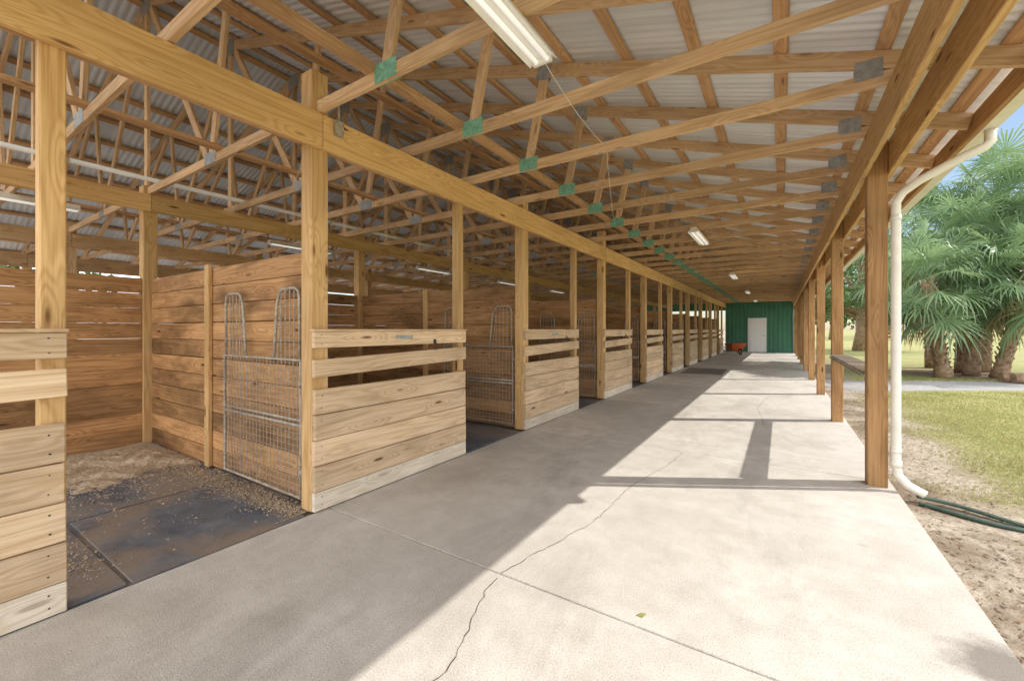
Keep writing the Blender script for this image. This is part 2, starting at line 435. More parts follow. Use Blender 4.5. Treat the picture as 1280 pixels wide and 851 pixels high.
for x, z, lab in ((-2.32, 3.119, 'lengthwise wooden brace laid on the truss chords beside the green plates'), (-4.55, 3.119, 'lengthwise wooden brace on the truss chords above the front stalls'),
                  (-8.3, 3.119, 'lengthwise wooden brace on the truss chords above the far stalls'), (-3.5, 3.80, 'raised lengthwise brace nailed along the slanting truss webs above the stalls'), (-9.5, 3.80, 'raised lengthwise brace nailed along the far slanting truss webs')):
    tag(MB().span(x - .045, x + .045, Y0, YEND, z - .019, z + .019).build('lateral_brace', W_PURL, None, (x, Y0, z)), lab, 'brace', 'lengthwise roof braces')
def header(x0, x1, z0, z1, mat, where, name='header_beam'):
    cuts = [Y0, 1.87] + [1.87 + 2 * P * k for k in (1, 2, 3, 4)] + [YEND]
    for i in range(len(cuts) - 1):
        if cuts[i + 1] - cuts[i] < .1: continue
        o = MB().span(x0, x1, cuts[i] + .002, cuts[i + 1] - .002, z0, z1, .004).build(name, mat, None, (x0, cuts[i], z0))
        tag(o, 'wide pine beam length %s, %s length from the camera' % (where, ORD[i]), 'beam', 'beams %s' % where)
header(XF, XF + .04, 2.735, 3.0, W_HEAD, 'on the front face of the stall posts')
header(XF - .18, XF - .142, 2.80, 3.008, W_PURL, 'on the back face of the stall posts')
header(.598, .638, 2.72, 3.008, W_POST, 'on the aisle face of the eave posts')
header(.782, .822, 2.72, 3.0, W_POST, 'on the lawn face of the eave posts')
header(XB + .072, XB + .11, 2.80, 3.008, W_POST, 'on the spine wall posts')
header(XO + .0, XO + .04, 2.78, 3.008, W_TRUSS, 'on the posts of the far stall row')
header(2 * XB - .64, 2 * XB - .60, 2.72, 3.008, W_TRUSS, 'on the posts of the far eave')
tag(MB().span(1.235, 1.273, Y0, YR1, 2.87, 3.02).build('fascia_board', W_EAVE, None, (1.235, Y0, 2.87)), 'wooden fascia board along the eave behind the white gutter', 'fascia')
prof = [(1.277, 3.005), (1.277, 2.885), (1.37, 2.885), (1.385, 2.93), (1.405, 2.95), (1.405, 2.998), (1.39, 2.998), (1.39, 2.955), (1.37, 2.937), (1.36, 2.893), (1.283, 2.893), (1.283, 3.005)]
mb = MB()
for i in range(len(prof)):
    a, b = prof[i], prof[(i + 1) % len(prof)]
    mb.poly([(a[0], Y0, a[1]), (b[0], Y0, b[1]), (b[0], YR1, b[1]), (a[0], YR1, a[1])])
tag(mb.build('gutter', M_GUT, None, (1.28, Y0, 2.88)), 'long white rain gutter along the eave above the lawn', 'gutter')
t = empty('downspout', (.825, 4.76, 0), 'round cream white downspout beside the nearest eave post', 'downspout'); O = (.825, 4.76, 0)
MB().tube([(1.335, 4.62, 2.89), (1.335, 4.62, 2.80), (1.31, 4.625, 2.765), (1.2, 4.64, 2.72), (.96, 4.71, 2.60), (.865, 4.75, 2.53), (.825, 4.76, 2.45), (.825, 4.76, 1.3), (.825, 4.76, .22), (.84, 4.755, .13), (.90, 4.74, .06), (1.0, 4.72, .01)], .034, 14).build('pipe', M_GUT, t, O)
for z in (2.3, .32): MB().tube([(.825, 4.76, z), (.825, 4.76, z + .04)], .0375, 14).build('strap', M_GUT, t, O)
MB().tube([(.825, 4.76, .2), (.825, 4.76, .26)], .040, 14).build('collar', M_GUT, t, O)
for j, (dy, lab) in enumerate(((0, 'dark green drain hose leading away from the white downspout'), (-.12, 'second dark green drain hose lying flat in the dirt nearer the camera'))):
    pts = []; rr = []
    for i in range(90):
        u = i / 89; pts.append((.95 + .62 * u, 4.74 + dy - .22 * u + .04 * math.sin(u * 5 + j * 2), GZ + .014 + .03 * (1 - u) * (1 - j))); rr.append(.030 if i % 2 else .025)
    o = MB().tube(pts, rr, 10, True, .5).build('drain_hose', M_HOSE, None, (.95, 4.72 + dy, GZ)); tag(o, lab, 'hose')

# ------------------------------------------------------------------ posts
def post(name, x, y, w, top, mat, label, cat, group, z0=0):
    t = MB().span(-w / 2, w / 2, -w / 2, w / 2, 0, top - z0, .006).build(name, mat)
    t.location = (x, y, z0); return tag(t, label, cat, group)
for k in range(0, 9):
    y = 1.87 + P * k
    post('stall_post', XF - .07, y, .138, 3.33 if k % 2 == 0 else 3.2, W_POST, 'thick square pine post at the near end of a stall front, %s along the aisle' % ORD[k], 'post', 'thick posts of the stall fronts')
for k in range(-1, 9):
    post('gate_post', XF - .048, 3.535 + P * k, .09, 3.0, W_POST, 'slim pine post at the far end of a stall front, %s along the aisle' % ORD[k + 1], 'post', 'slim posts of the stall fronts')
for k in range(0, 9):
    y = 4.85 + P * k
    if y > YEND: continue
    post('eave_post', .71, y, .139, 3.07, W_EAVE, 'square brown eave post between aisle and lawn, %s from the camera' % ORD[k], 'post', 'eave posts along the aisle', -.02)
for k in range(0, 9):
    post('spine_post', XB, 1.87 + P * k, .139, 3.12, W_POST, 'square post rising from the back wall between the stall rows, %s from the camera' % ORD[k], 'post', 'posts of the back wall')
for k in range(0, 9):
    post('far_stall_post', XO - .07, 1.87 + P * k, .138, 3.2, W_TRUSS, 'post of the far stall row beyond the back wall, %s from the camera' % ORD[k], 'post', 'posts of the far stall row')
    post('far_eave_post', 2 * XB - .71, 1.87 + P * k, .139, 3.07, W_TRUSS, 'post of the far eave on the other side of the barn, %s from the camera' % ORD[k], 'post', 'posts of the far eave')

# ------------------------------------------------------------------ stall fronts
def make_front():
    t = empty('stall_barrier', (XF, 1.8, 0)); W = 1.775
    MB().span(.001, .038, 0, W, 1.232, 1.355).build('top_rail', W_FRONT, t)
    MB().span(-.01, .052, -.01, W + .005, 1.357, 1.374).build('cap_rail', W_FRONT, t)
    MB().bar((.0195, 0, 1.075), (.0195, W, 1.115), .037, .135).build('middle_rail', W_FRONT, t)
    mb = MB(); z = .155
    for i in range(4):
        j = random.uniform(-.002, .003)
        mb.span(.001, .037 + j, random.uniform(0, .008), W - random.uniform(0, .008), z, z + .188 - random.uniform(0, .003), .004); z += .1925
    mb.build('board_wall', W_FRONT, t)
    MB().span(.001, .037, 0, W, .008, .15, .004).build('kick_board', W_KICK, t)
    MB().span(.0385, .0425, .78, .98, 1.285, 1.32, .001).build('name_plate', M_PLATE, t)
    mb = MB(); mb.tube([(.04, 1.28, 1.24), (.07, 1.28, 1.23), (.075, 1.28, 1.2), (.06, 1.28, 1.17)], .006, 6); mb.span(.0385, .043, 1.26, 1.30, 1.235, 1.275, .001); mb.build('hook', M_BLACK, t)
    mb = MB()
    for yy in (.06, W - .06):
        for z in (.05, .11, .2, .3, .4, .49, .59, .68, .78, .87, 1.26, 1.33): mb.tube([(.037, yy + random.uniform(-.008, .008), z), (.0402, yy, z)], .004, 6)
    mb.build('nail_head', M_BLACK, t)
    return t
fr = make_front()
for k in range(-1, 9):
    lab = 'half height pine board stall front with open gap near the top, %s along the aisle' % ORD[k + 1]
    if k == -1: fr.location = (XF, 1.8 - P, 0); tag(fr, lab, 'stall barrier', 'stall fronts along the aisle')
    else: copy_tree(fr, (XF, 1.8 + P * k, 0), lab)

def planks_x(mb, x0, x1, y, z0, z1, th, n):
    h = (z1 - z0) / n
    for i in range(n): mb.span(x0 + random.uniform(0, .01), x1 - random.uniform(0, .01), y - th / 2, y + th / 2 + random.uniform(0, .003), z0 + i * h + .002, z0 + (i + 1) * h - random.choice((.003, .005, .008)), .003)
def make_part():
    t = empty('stall_partition', (XF - .142, 1.9, 0)); L = (XF - .142) - (XB + .074)
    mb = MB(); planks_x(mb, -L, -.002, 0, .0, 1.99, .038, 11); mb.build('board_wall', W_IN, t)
    MB().span(-L * .52 - .045, -L * .52 + .045, -.06, -.022, 0, 2.02).build('batten', W_POST, t)
    MB().span(-L * .52 - .045, -L * .52 + .045, .025, .06, 0, 2.02).build('batten', W_POST, t)
    return t
pt = make_part()
for k in range(0, 9):
    lab = 'brown board partition between two stalls, %s from the camera' % ORD[k]
    if k == 0: tag(pt, lab, 'partition', 'partitions between the stalls')
    else: copy_tree(pt, (XF - .142, 1.9 + P * k, 0), lab)
def make_back():
    t = empty('stall_back_wall', (XB, 1.94, 0)); L = P - .142
    mb = MB(); h = 1.99 / 11
    for i in range(11):
        mb.span(.0, .038, .001, L - .001, i * h + .001, (i + 1) * h - (.004 if i in (6, 9) else random.choice((.0005, .001))), .002)
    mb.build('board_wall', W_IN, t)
    MB().span(-.03, -.002, .001, L - .001, 1.85, 1.98).build('back_rail', W_IN, t)
    return t
bk = make_back()
for k in range(-1, 9):
    lab = 'brown board back wall of a stall, %s from the camera' % ORD[k + 1]
    if k == -1: bk.location = (XB, 1.94 - P, 0); tag(bk, lab, 'wall', 'back walls of the stalls')
    else: copy_tree(bk, (XB, 1.94 + P * k, 0), lab)

# ------------------------------------------------------------------ yoke gates
def make_gate():
    t = empty('yoke_gate', (-3.14, 1.83, 0)); W = 1.27
    MB().tube([(0, 0, .06), (0, 0, 1.13), (-W, 0, 1.13), (-W, 0, .06)], .013, 8, True, 1, True).build('frame', M_GALV, t)
    mb = MB()
    for z in (.62, .66): mb.tube([(-.01, 0, z), (-W + .01, 0, z)], .011, 8)
    mb.build('cross_rail', M_GALV, t)
    mb = MB(); n = 22
    for i in range(1, n):
        x = -W * i / n; mb.tube([(x, .004, .07), (x, .004, 1.12)], .0035, 5, False)
    for i in range(1, 21):
        z = .06 + i * .05
        mb.tube([(-.01, -.004, z), (-W + .01, -.004, z)], .0022, 5, False)
    mb.build('wire_mesh', M_GALV, t)
    for x0, x1 in ((-.02, -.40), (-W + .40, -W + .02)):
        inner = x1 if x0 == -.02 else x0; outer = x0 if x0 == -.02 else x1
        top = 1.70; s = 1 if inner > outer else -1
        pts = [(inner, 0, 1.14), (inner - s * .02, 0, 1.3), (inner - s * .05, 0, 1.58), (inner - s * .09, 0, top - .03), (inner - s * .14, 0, top), (outer + s * .06, 0, top), (outer + s * .015, 0, top - .03), (outer, 0, top - .09), (outer, 0, 1.14)]
        y = MB().tube(pts, .012, 8).build('yoke_hoop', M_GALV, t)
        mb = MB()
        for f in (.2, .37, .54, .7, .86):
            x = outer + (inner - outer) * f
            mb.tube([(x, 0, 1.14), (x - s * (.06 if f > .8 else 0) , 0, top - (.12 if f > .8 else .005))], .004, 5, False)
        for z in (1.28, 1.42, 1.56): mb.tube([(outer, 0, z), (inner - s * .04 * (z > 1.3), 0, z)], .003, 5, False)
        mb.build('hoop_bars', M_GALV, y)
    for z in (.25, .95): MB().tube([(.0, 0, z - .03), (.0, 0, z + .03)], .018, 8).tube([(0, 0, z), (.05, 0, z)], .008, 6).build('hinge', M_GALV, t)
    return t
gt = make_gate()
for k in range(0, 9):
    lab = 'galvanised yoke top stall gate folded back against a board partition, %s from the camera' % ORD[k]
    if k == 0: tag(gt, lab, 'stall gate', 'yoke gates of the stalls')
    else: copy_tree(gt, (-3.14, 1.83 + P * k, 0), lab)

# ------------------------------------------------------------------ stall floor: mats and shavings
def mat(x0, x1, y0, y1, rz, lab):
    o = MB().box((0, 0, .009), (x1 - x0, y1 - y0, .018), None, .004).build('rubber_mat', M_RUB)
    o.location = ((x0 + x1) / 2, (y0 + y1) / 2, -.02); o.rotation_euler.z = rz
    return tag(o, lab, 'mat', 'rubber mats')
mat(-4.25, -2.96, .78, 1.75, 0, 'black rubber mat on the floor of the nearest stall beside the aisle slab')
mat(-4.22, -2.97, -.9, .755, .012, 'black rubber mat on the floor of the nearest stall behind the first stall front')
mat(-5.5, -4.27, -.4, 1.8, .015, 'black rubber mat on the floor in the middle of the nearest stall')
mat(-4.3, -2.97, 3.1, 4.8, -.01, 'black rubber mat on the floor of the second stall')
o = mat(-2.7, -1.5, 13.9, 15.9, .03, 'dark rubber mat lying on the concrete aisle far from the camera'); o.location.z = .001
def chips(rs, cx, cy, cz, smax=.008):
    m_ = len(cx); a = rs.rand(m_) * 6.28; l = .0018 + rs.rand(m_) ** 2 * smax; w_ = l * (.3 + rs.rand(m_) * .5)
    C = np.stack([cx, cy, cz], 1); d = np.stack([np.cos(a) * l, np.sin(a) * l, (rs.rand(m_) - .5) * .006], 1); e = np.stack([-np.sin(a) * w_, np.cos(a) * w_, (rs.rand(m_) - .5) * .004], 1)
    return np.stack([C - d - e, C + d - e, C + d + e, C - d + e], 1).reshape(-1, 3), np.arange(m_ * 4).reshape(-1, 4)
def shavings(x0, x1, y0, y1, hmax, seed, lab, nchip=6000, spread=1.0):
    rs = np.random.RandomState(seed); n = 150
    xs = np.linspace(x0, x1, n); ys_ = np.linspace(y0, y1, n); XX, YY = np.meshgrid(xs, ys_)
    u = (XX - x0) / (x1 - x0); w = (YY - y0) / (y1 - y0)
    H = np.zeros_like(XX)
    for a, f in ((1, 2), (.6, 5), (.45, 11), (.35, 23)):
        p, q, r = rs.rand(3) * 6; H += a * np.sin(u * f * 1.7 + p + np.sin(w * f + q)) * np.sin(w * f * 1.9 + r)
    H = H / 2.5
    edge = np.minimum.reduce([u * 4 + .3 + .2 * H, (1 - u) * 1.5 - .25 + .8 * H, w * 3 - .2 + .5 * H, (1 - w) * 6 + .3])
    Z = -.032 + hmax * (np.clip(edge, -.3, 1) * (.75 + .35 * H)) + rs.rand(n, n) * .016
    V = np.stack([XX.ravel(), YY.ravel(), Z.ravel()], 1); idx = np.arange(n * n).reshape(n, n)
    F = np.stack([idx[:-1, :-1].ravel(), idx[:-1, 1:].ravel(), idx[1:, 1:].ravel(), idx[1:, :-1].ravel()], 1)
    cx = x0 + rs.rand(nchip) * (x1 - x0 + spread); cy = y0 + rs.rand(nchip) * (y1 - y0)
    keep = (rs.rand(nchip) < np.exp(-np.clip(cx - x1 + .5, 0, 9) * 2.2)); cx = cx[keep]; cy = cy[keep]
    ii = np.clip(((cx - x0) / (x1 - x0) * (n - 1)).astype(int), 0, n - 1); jj = np.clip(((cy - y0) / (y1 - y0) * (n - 1)).astype(int), 0, n - 1)
    zz = np.where(cx > x1, -.02, Z[jj, ii]); cz = np.maximum(zz, -.002) + .003
    Q, FQ = chips(rs, cx, cy, cz)
    o = npmesh('wood_shavings', np.concatenate([V, Q]), np.concatenate([F, FQ + n * n]), L_CHIP)
    return tag(o, lab, 'shavings', None, 'stuff')
def scatter(x, y, sx, sy, n, seed, lab):
    rs = np.random.RandomState(seed); cx = np.clip(x + rs.normal(size=n) * sx, -6.4, -3.0); cy = np.clip(y + rs.normal(size=n) * sy, y - 3 * sy, 1.86 if y < 1.9 else 9)
    Q, FQ = chips(rs, cx, cy, np.full(n, .001) + rs.rand(n) * .012 * np.exp(-((cx - x) / sx) ** 2 - ((cy - y) / sy) ** 2), .005)
    return tag(npmesh('scattered_shavings', Q, FQ, L_CHIP), lab, 'shavings', None, 'stuff')
shavings(-6.48, -4.75, .1, 1.87, .095, 3, 'tan wood shavings heaped at the back of the nearest stall', 34000, 1.6)
scatter(-3.55, .62, .16, .07, 900, 5, 'thin scatter of shavings behind the nearest stall front')
scatter(-3.35, 1.74, .30, .06, 4000, 6, 'small heap of shavings along the foot of the first gate')
scatter(-4.3, 1.72, .35, .08, 5000, 9, 'line of shavings along the foot of the first partition')
shavings(-6.4, -4.6, 3.6, 4.9, .05, 8, 'tan wood shavings at the back of the second stall', 5000)

# ------------------------------------------------------------------ lamps, conduit, cords
def make_lamp():
    t = empty('strip_light', (0, 0, 3.0))
    MB().span(-.045, .045, 0, 1.22, -.05, -.002, .004).build('housing', M_WHITE, t)
    mb = MB()
    for s in (1, -1): mb.poly([(s * .046, 0, -.048), (s * .085, 0, -.075), (s * .085, 1.22, -.075), (s * .046, 1.22, -.048)]); mb.box((s * .086, .61, -.077), (.003, 1.22, .008), None, .0005)
    mb.build('reflector', M_WHITE, t)
    for s in (1, -1): MB().tube([(s * .035, .02, -.072), (s * .035, 1.2, -.072)], .0127, 10).build('tube', M_TUBE, t)
    for y in (.01, 1.21): MB().span(-.06, .06, y - .01, y + .01, -.088, -.048, .002).build('end_socket', M_WHITE, t)
    return t
lp = make_lamp(); first = True
spots = [(-1.17, .93 + 6.2 * i, 'white fluorescent strip light over the aisle, %s from the camera' % ORD[i]) for i in range(5)] + \
        [(-7.8, .3 + 3.65 * i, 'white fluorescent strip light over the far stall row, %s from the camera' % ORD[i]) for i in range(5)]
for x, y, lab in spots:
    if first: lp.location = (x, y, 3.008); tag(lp, lab, 'light', 'fluorescent strip lights'); first = False
    else: copy_tree(lp, (x, y, 3.008), lab)
t = empty('conduit', (-6.2, Y0, 3.12), 'long white plastic pipe running above the back wall of the stalls', 'pipe'); O = (-6.2, Y0, 3.12)
MB().tube([(-6.2, Y0, 3.125), (-6.2, 12, 3.125), (-6.2, YEND, 3.125)], .026, 10).build('pipe', M_PVC, t, O)
for i in range(8): MB().tube([(-6.2, 1.0 + i * 3, 3.125), (-6.2, 1.12 + i * 3, 3.125)], .032, 10).build('coupling', M_PVC, t, O)
def cord(a, b, sag, lab, r=.0022):
    a = Vector(a); b = Vector(b); pts = []
    for i in range(25):
        u = i / 24; p = a.lerp(b, u); p.z -= sag * 4 * u * (1 - u); pts.append(p)
    tag(MB().tube(pts, r, 6).build('hanging_cord', M_PVC, None, a), lab, 'cord')
cord((-1.2, 2.17, 3.0), (-1.35, 3.68, 3.05), .05, 'thin pale cord sagging from the end of the nearest strip light')
cord((-1.35, 3.70, 3.01), (-2.2, 6.4, 3.02), .10, 'thin pale cord looping below the trusses farther down the aisle')
cord((-3.2, 2.0, 3.3), (-5.2, 2.78, 3.01), .25, 'thin pale cord looping above the nearest stall partition')
t = empty('junction_box', (XF + .04, 1.99, 2.93), 'small grey metal box on the header beam beside the nearest thick post', 'junction box')
MB().span(0.001, .035, -.035, .035, -.06, .06, .003).build('box_body', M_GALV, t); MB().tube([(.018, 0, .06), (.018, 0, .19)], .009, 8).build('pipe', M_GALV, t)

# ------------------------------------------------------------------ slatted rack between the first two eave posts
t = empty('slatted_rack', (.72, 4.92, .96), 'low slatted grey brown rack fixed between the two nearest eave posts', 'rack')
mb = MB()
for i in range(5): mb.span(-.085 + i * .04, -.085 + i * .04 + .03, .003, 2.90, random.uniform(0, .004), .016, .002)
for i in range(29): mb.span(-.10, .11, .03 + i * .1, .055 + i * .1, .018, .040, .002)
mb.build('slats', W_RACK, t)
MB().span(-.11, -.101, 0.003, 2.90, -.01, .012).build('front_lip', W_RACK, t)
for y in (.05, .75, 1.45, 2.15, 2.84): MB().span(-.07, .09, y - .015, y + .015, -.04, -.002).build('bracket', W_RACK, t)

# ------------------------------------------------------------------ wheelbarrow
t = empty('wheelbarrow', (-2.15, 26.2, 0), 'orange red wheelbarrow parked by the stalls near the green end wall', 'wheelbarrow', None, R(-150))
mb = MB()
b0 = [(-.25, -.2, .26), (.25, -.2, .26), (.28, .25, .24), (-.28, .25, .24)]; b1 = [(-.38, -.48, .56), (.38, -.48, .56), (.40, .52, .62), (-.40, .52, .62)]
mb.poly(b0[::-1])
for i in range(4): j = (i + 1) % 4; mb.poly([b0[i], b0[j], b1[j], b1[i]])
mb.tube(b1, .014, 6, False, 1, True); mb.build('tray', M_ORANGE, t)
for s in (1, -1): MB().tube([(s * .33, -1.0, .60), (s * .28, -.3, .25), (s * .06, .62, .2)], .018, 6).build('handle', M_ORANGE, t)
for s in (1, -1): MB().tube([(s * .27, -.25, .27), (s * .27, -.3, .0), (s * .27, .02, .25)], .014, 6).build('leg', M_ORANGE, t)
wh = MB().tube([(0, .62 + .15 * math.cos(a), .18 + .15 * math.sin(a)) for a in [i * math.pi / 8 for i in range(16)]], .035, 8, False, 1, True).build('wheel', M_BLACK, t)
MB().tube([(-.05, .62, .18), (.05, .62, .18)], .05, 8).build('hub', M_GALV, wh)

# ------------------------------------------------------------------ tack room
t = empty('tack_room', (-1.15, YEND, 0), 'green ribbed metal end room with a white door closing off the aisle', 'room'); O = (-1.15, YEND, 0)
def siding(p0, p1, z0, z1, mat, nm, skip=None):
    p0 = Vector(p0); p1 = Vector(p1); L = (p1 - p0).length; d = (p1 - p0).normalized(); nrm = Vector((d.y, -d.x, 0)); mb = MB(); u = 0; pts = []
    while u < L:
        for a, h in ((0, 0), (.16, 0), (.175, .02), (.205, .02), (.22, 0)):
            if u + a <= L: pts.append((u + a, h))
        u += .22
    for i in range(len(pts) - 1):
        a = p0 + d * pts[i][0] + nrm * pts[i][1]; b = p0 + d * pts[i + 1][0] + nrm * pts[i + 1][1]
        mb.poly([(a.x, a.y, z0), (b.x, b.y, z0), (b.x, b.y, z1), (a.x, a.y, z1)])
    return mb.build(nm, mat, t, O)
siding((-2.93, YEND, 0), (.62, YEND, 0), .01, 3.0, M_GREEN, 'front_wall')
siding((.62, YEND, 0), (.62, YEND + 4, 0), .01, 3.0, M_GREEN, 'side_wall')
dd = MB().span(-1.62, -.80, YEND - .07, YEND - .03, .02, 2.0, .004).build('door', M_DOORW, t, O)
mb = MB()
for x in (-1.52, -1.17):
    for z in (.2, 1.1): mb.span(x, x + .27, YEND - .076, YEND - .071, z, z + .72, .002)
mb.build('panel', M_DOORW, dd, O); MB().tube([(-.87, YEND - .07, 1.0), (-.87, YEND - .13, 1.0)], .025, 8).build('knob', M_BLACK, dd, O)
mb = MB(); mb.span(-1.70, -1.625, YEND - .06, YEND - .025, 0.01, 2.07); mb.span(-.795, -.72, YEND - .06, YEND - .025, 0.01, 2.07); mb.span(-1.70, -.72, YEND - .065, YEND - .024, 2.005, 2.08); mb.build('door_frame', M_DOORW, t, O)

# ------------------------------------------------------------------ vegetation
def frond(mb, base, az, el, pl, rad, n=26):
    d = Vector((math.cos(az) * math.cos(el), math.sin(az) * math.cos(el), math.sin(el)))
    tip = base + d * pl + Vector((0, 0, -.15 * pl * math.cos(el)))
    side = Vector((-math.sin(az), math.cos(az), 0)); up = d.cross(side) * -1
    if up.z < 0: up = -up
    mid = (base + tip) / 2 + Vector((0, 0, .06 * pl))
    for a, b in ((base, mid), (mid, tip)):
        mb.poly([a - side * .018, b - side * .015, b + side * .015, a + side * .018])
    twist = random.uniform(-.9, .9)
    s2 = side * math.cos(twist) + up * math.sin(twist)
    dd2 = (d - Vector((0, 0, random.uniform(.0, .5)))).normalized()
    for i in range(n):
        a = (i / (n - 1) - .5) * R(245); a += random.uniform(-.04, .04)
        dr = dd2 * math.cos(a) + s2 * math.sin(a) + up * (.15 - .25 * abs(math.sin(a)))
        dr.normalize(); L = rad * (1 - .2 * abs(a) / 2) * random.uniform(.8, 1.08)
        pr = dr.cross(up)
        if pr.length < .01: pr = side.copy()
        pr.normalize()
        drop = random.uniform(.12, .42) * rad
        p1 = tip + dr * L * .5 + Vector((0, 0, -drop * .1)); p2 = tip + dr * L * .82 + Vector((0, 0, -drop * .5)); p3 = tip + dr * L * 1.0 + Vector((0, 0, -drop * 1.25))
        o = len(mb.v); w = .024 * rad
        q = [tip - pr * .004, tip + pr * .004, p1 + pr * w, p1 - pr * w, p2 + pr * w * .6, p2 - pr * w * .6, p3]
        for p in q: mb.v.append(p); mb.g.append((0, 0, 0))
        for f in ([0, 1, 2, 3], [3, 2, 4, 5], [5, 4, 6]): mb.f.append([o + x for x in f]); mb.sm.append(False)
def palm(px, d, zt, lean, lab, nl=46, rad=1.0, seed=1):
    random.seed(seed); b = at(px, d, GZ); t = empty('fan_palm', b, lab, 'palm', 'fan palms on the lawn')
    top = Vector((lean[0], lean[1], zt - GZ)); pts = []; rr = []
    for i in range(14):
        u = i / 13; pts.append(Vector((top.x * u, top.y * u, top.z * u))); rr.append((.22 - .3 * u if u < .12 else .17 - .02 * u) * random.uniform(.93, 1.07))
    mb = MB(); mb.tube(pts, rr, 12)
    nb = int(top.z * 30)
    for i in range(nb):
        u = (i + 2) / (nb + 2); c = Vector((top.x * u, top.y * u, top.z * u)); a = i * 2.4; r0 = .155
        o_ = Vector((math.cos(a), math.sin(a), 0)); L = random.uniform(.10, .2)
        mb.bar(c + o_ * r0 * .8, c + o_ * (r0 + .05) + Vector((0, 0, L)), .08, .025, o_, .004)
    mb.build('trunk', M_BARK, t)
    mb = MB()
    for i in range(nl):
        az = i * 2.39996; el = R(82) - (i / nl) ** .85 * R(142) + random.uniform(-.2, .2)
        frond(mb, top + Vector((0, 0, random.uniform(-.25, .15))), az, el, random.uniform(.6, 1.25) * rad, random.uniform(.6, .88) * rad, 24)
    mb.build('crown', L_PALM, t)
    mb = MB()
    for i in range(9): frond(mb, top - Vector((0, 0, .2)), i * 2.39996 + 1, R(-58) + random.uniform(-.25, .25), .8 * rad, .7 * rad, 16)
    mb.build('dead_fronds', L_DEAD, t)
palm(1228, 14.0, 5.8, (.5, .6), 'tallest fan palm on the lawn behind the others', 66, 1.4, 1)
palm(1180, 12.4, 2.85, (-.4, -.1), 'fan palm nearest the white downspout in the photo with a thick booted trunk', 60, 1.15, 2)
palm(1214, 12.9, 3.0, (.3, .3), 'low fan palm in the middle of the palm clump', 50, 1.1, 3)
palm(1248, 12.2, 3.0, (.6, -.2), 'fan palm leaning right in the palm clump', 58, 1.15, 4)
palm(1304, 13.0, 5.0, (-.1, .1), 'tall fan palm at the right edge of the photo', 64, 1.35, 5)
palm(1166, 15.5, 5.2, (-.3, .3), 'fan palm farthest back on the left of the clump', 66, 1.45, 6)
palm(1203, 13.7, 4.2, (-.1, -.2), 'middle height fan palm filling the centre of the clump', 58, 1.25, 7)

def make_tree(h, r, seed, leaf=.4):
    random.seed(seed); t = empty('oak_tree', (0, 0, GZ))
    mb = MB(); mb.tube([(0, 0, 0), (.1, 0, h * .15), (0, .1, h * .35), (.1, .1, h * .55)], [.45, .33, .26, .14], 9)
    cl = []
    for i in range(55):
        a = random.uniform(0, 6.28); u = random.random() ** .5; zz = random.uniform(.22, 1)
        prof = math.sin(min(1, (1.12 - zz) * 1.5) * 1.57) * (.65 + .35 * math.sin(zz * 3))
        cl.append((Vector((math.cos(a) * r * u * prof, math.sin(a) * r * u * prof, h * zz)), random.uniform(.14, .26) * r))
    for i in range(9):
        c = cl[i * 5][0]; s0 = Vector((0, 0, h * random.uniform(.2, .4))); mb.tube([s0, s0.lerp(c, .5) + Vector((0, 0, .3)), c], [.16, .1, .04], 6)
    mb.build('trunk', M_BARK, t)
    n = 75; Cs = np.repeat(np.array([tuple(c) for c, _ in cl]), n, 0); Rs = np.repeat(np.array([q for _, q in cl]), n)
    rs = np.random.RandomState(seed); d = rs.normal(size=(len(Cs), 3)); d /= np.linalg.norm(d, axis=1)[:, None]
    C = Cs + d * (Rs * rs.rand(len(Cs)) ** .4)[:, None] * np.array([1.2, 1.2, .75]); C[:, 2] = np.maximum(C[:, 2], h * .12)
    e1 = rs.normal(size=C.shape); e1 /= np.linalg.norm(e1, axis=1)[:, None]; e2 = np.cross(e1, rs.normal(size=C.shape)); e2 /= np.linalg.norm(e2, axis=1)[:, None]
    s = (leaf * (.5 + rs.rand(len(C))))[:, None]
    Q = np.stack([C - e1 * s, C - e2 * s * .5, C + e1 * s, C + e2 * s * .5], 1).reshape(-1, 3)
    o = npmesh('crown', Q, np.arange(len(Q)).reshape(-1, 4), L_OAK); o.parent = t
    return t
tA = make_tree(9, 5.5, 11, .22); tB = make_tree(13, 7.5, 12, .34)
treeplan = [(tA, 1075, 28, 'dark green oak just beyond the eave posts'), (tB, 1040, 60, 'dark oak behind the row of eave posts'), (tB, 1110, 75, 'broad oak across the lawn left of the palms'),
            (tB, 1150, 95, 'distant oak seen through the left side of the palms'), (tA, 1200, 80, 'small distant oak behind the middle of the palms'), (tB, 1250, 90, 'distant oak behind the right side of the palms'), (tB, 1300, 100, 'distant oak at the right edge of the lawn')]
used = set()
for i, (src, px, d, lab) in enumerate(treeplan):
    loc = at(px, d, GZ)
    if id(src) not in used: used.add(id(src)); src.location = loc; tag(src, lab, 'tree', 'oaks beyond the lawn')
    else: c = copy_tree(src, loc, lab, None, i * 1.3)
for i, y in enumerate((4, 22, 40)):
    copy_tree(tB, (-42 - 3 * (i % 2), y, GZ), 'oak beyond the far side of the barn, %s from the camera' % ORD[i], 'oaks beyond the far side of the barn', i * 2.)
for i in range(6):
    p0 = at(1090 + i * 45, 42, GZ); p1 = at(1090 + (i + 1) * 45, 42, GZ)
    t = empty('pasture_fence', p0, 'weathered rail fence section across the lawn, %s from the left' % ORD[i], 'fence', 'rail fence sections across the lawn')
    MB().span(-.06, .06, -.06, .06, 0, 1.35).build('post', W_TRUSS, t)
    for z in (.45, .85, 1.22): MB().bar((0, 0, z), (p1.x - p0.x, p1.y - p0.y, z), .035, .12).build('rail', W_TRUSS, t)
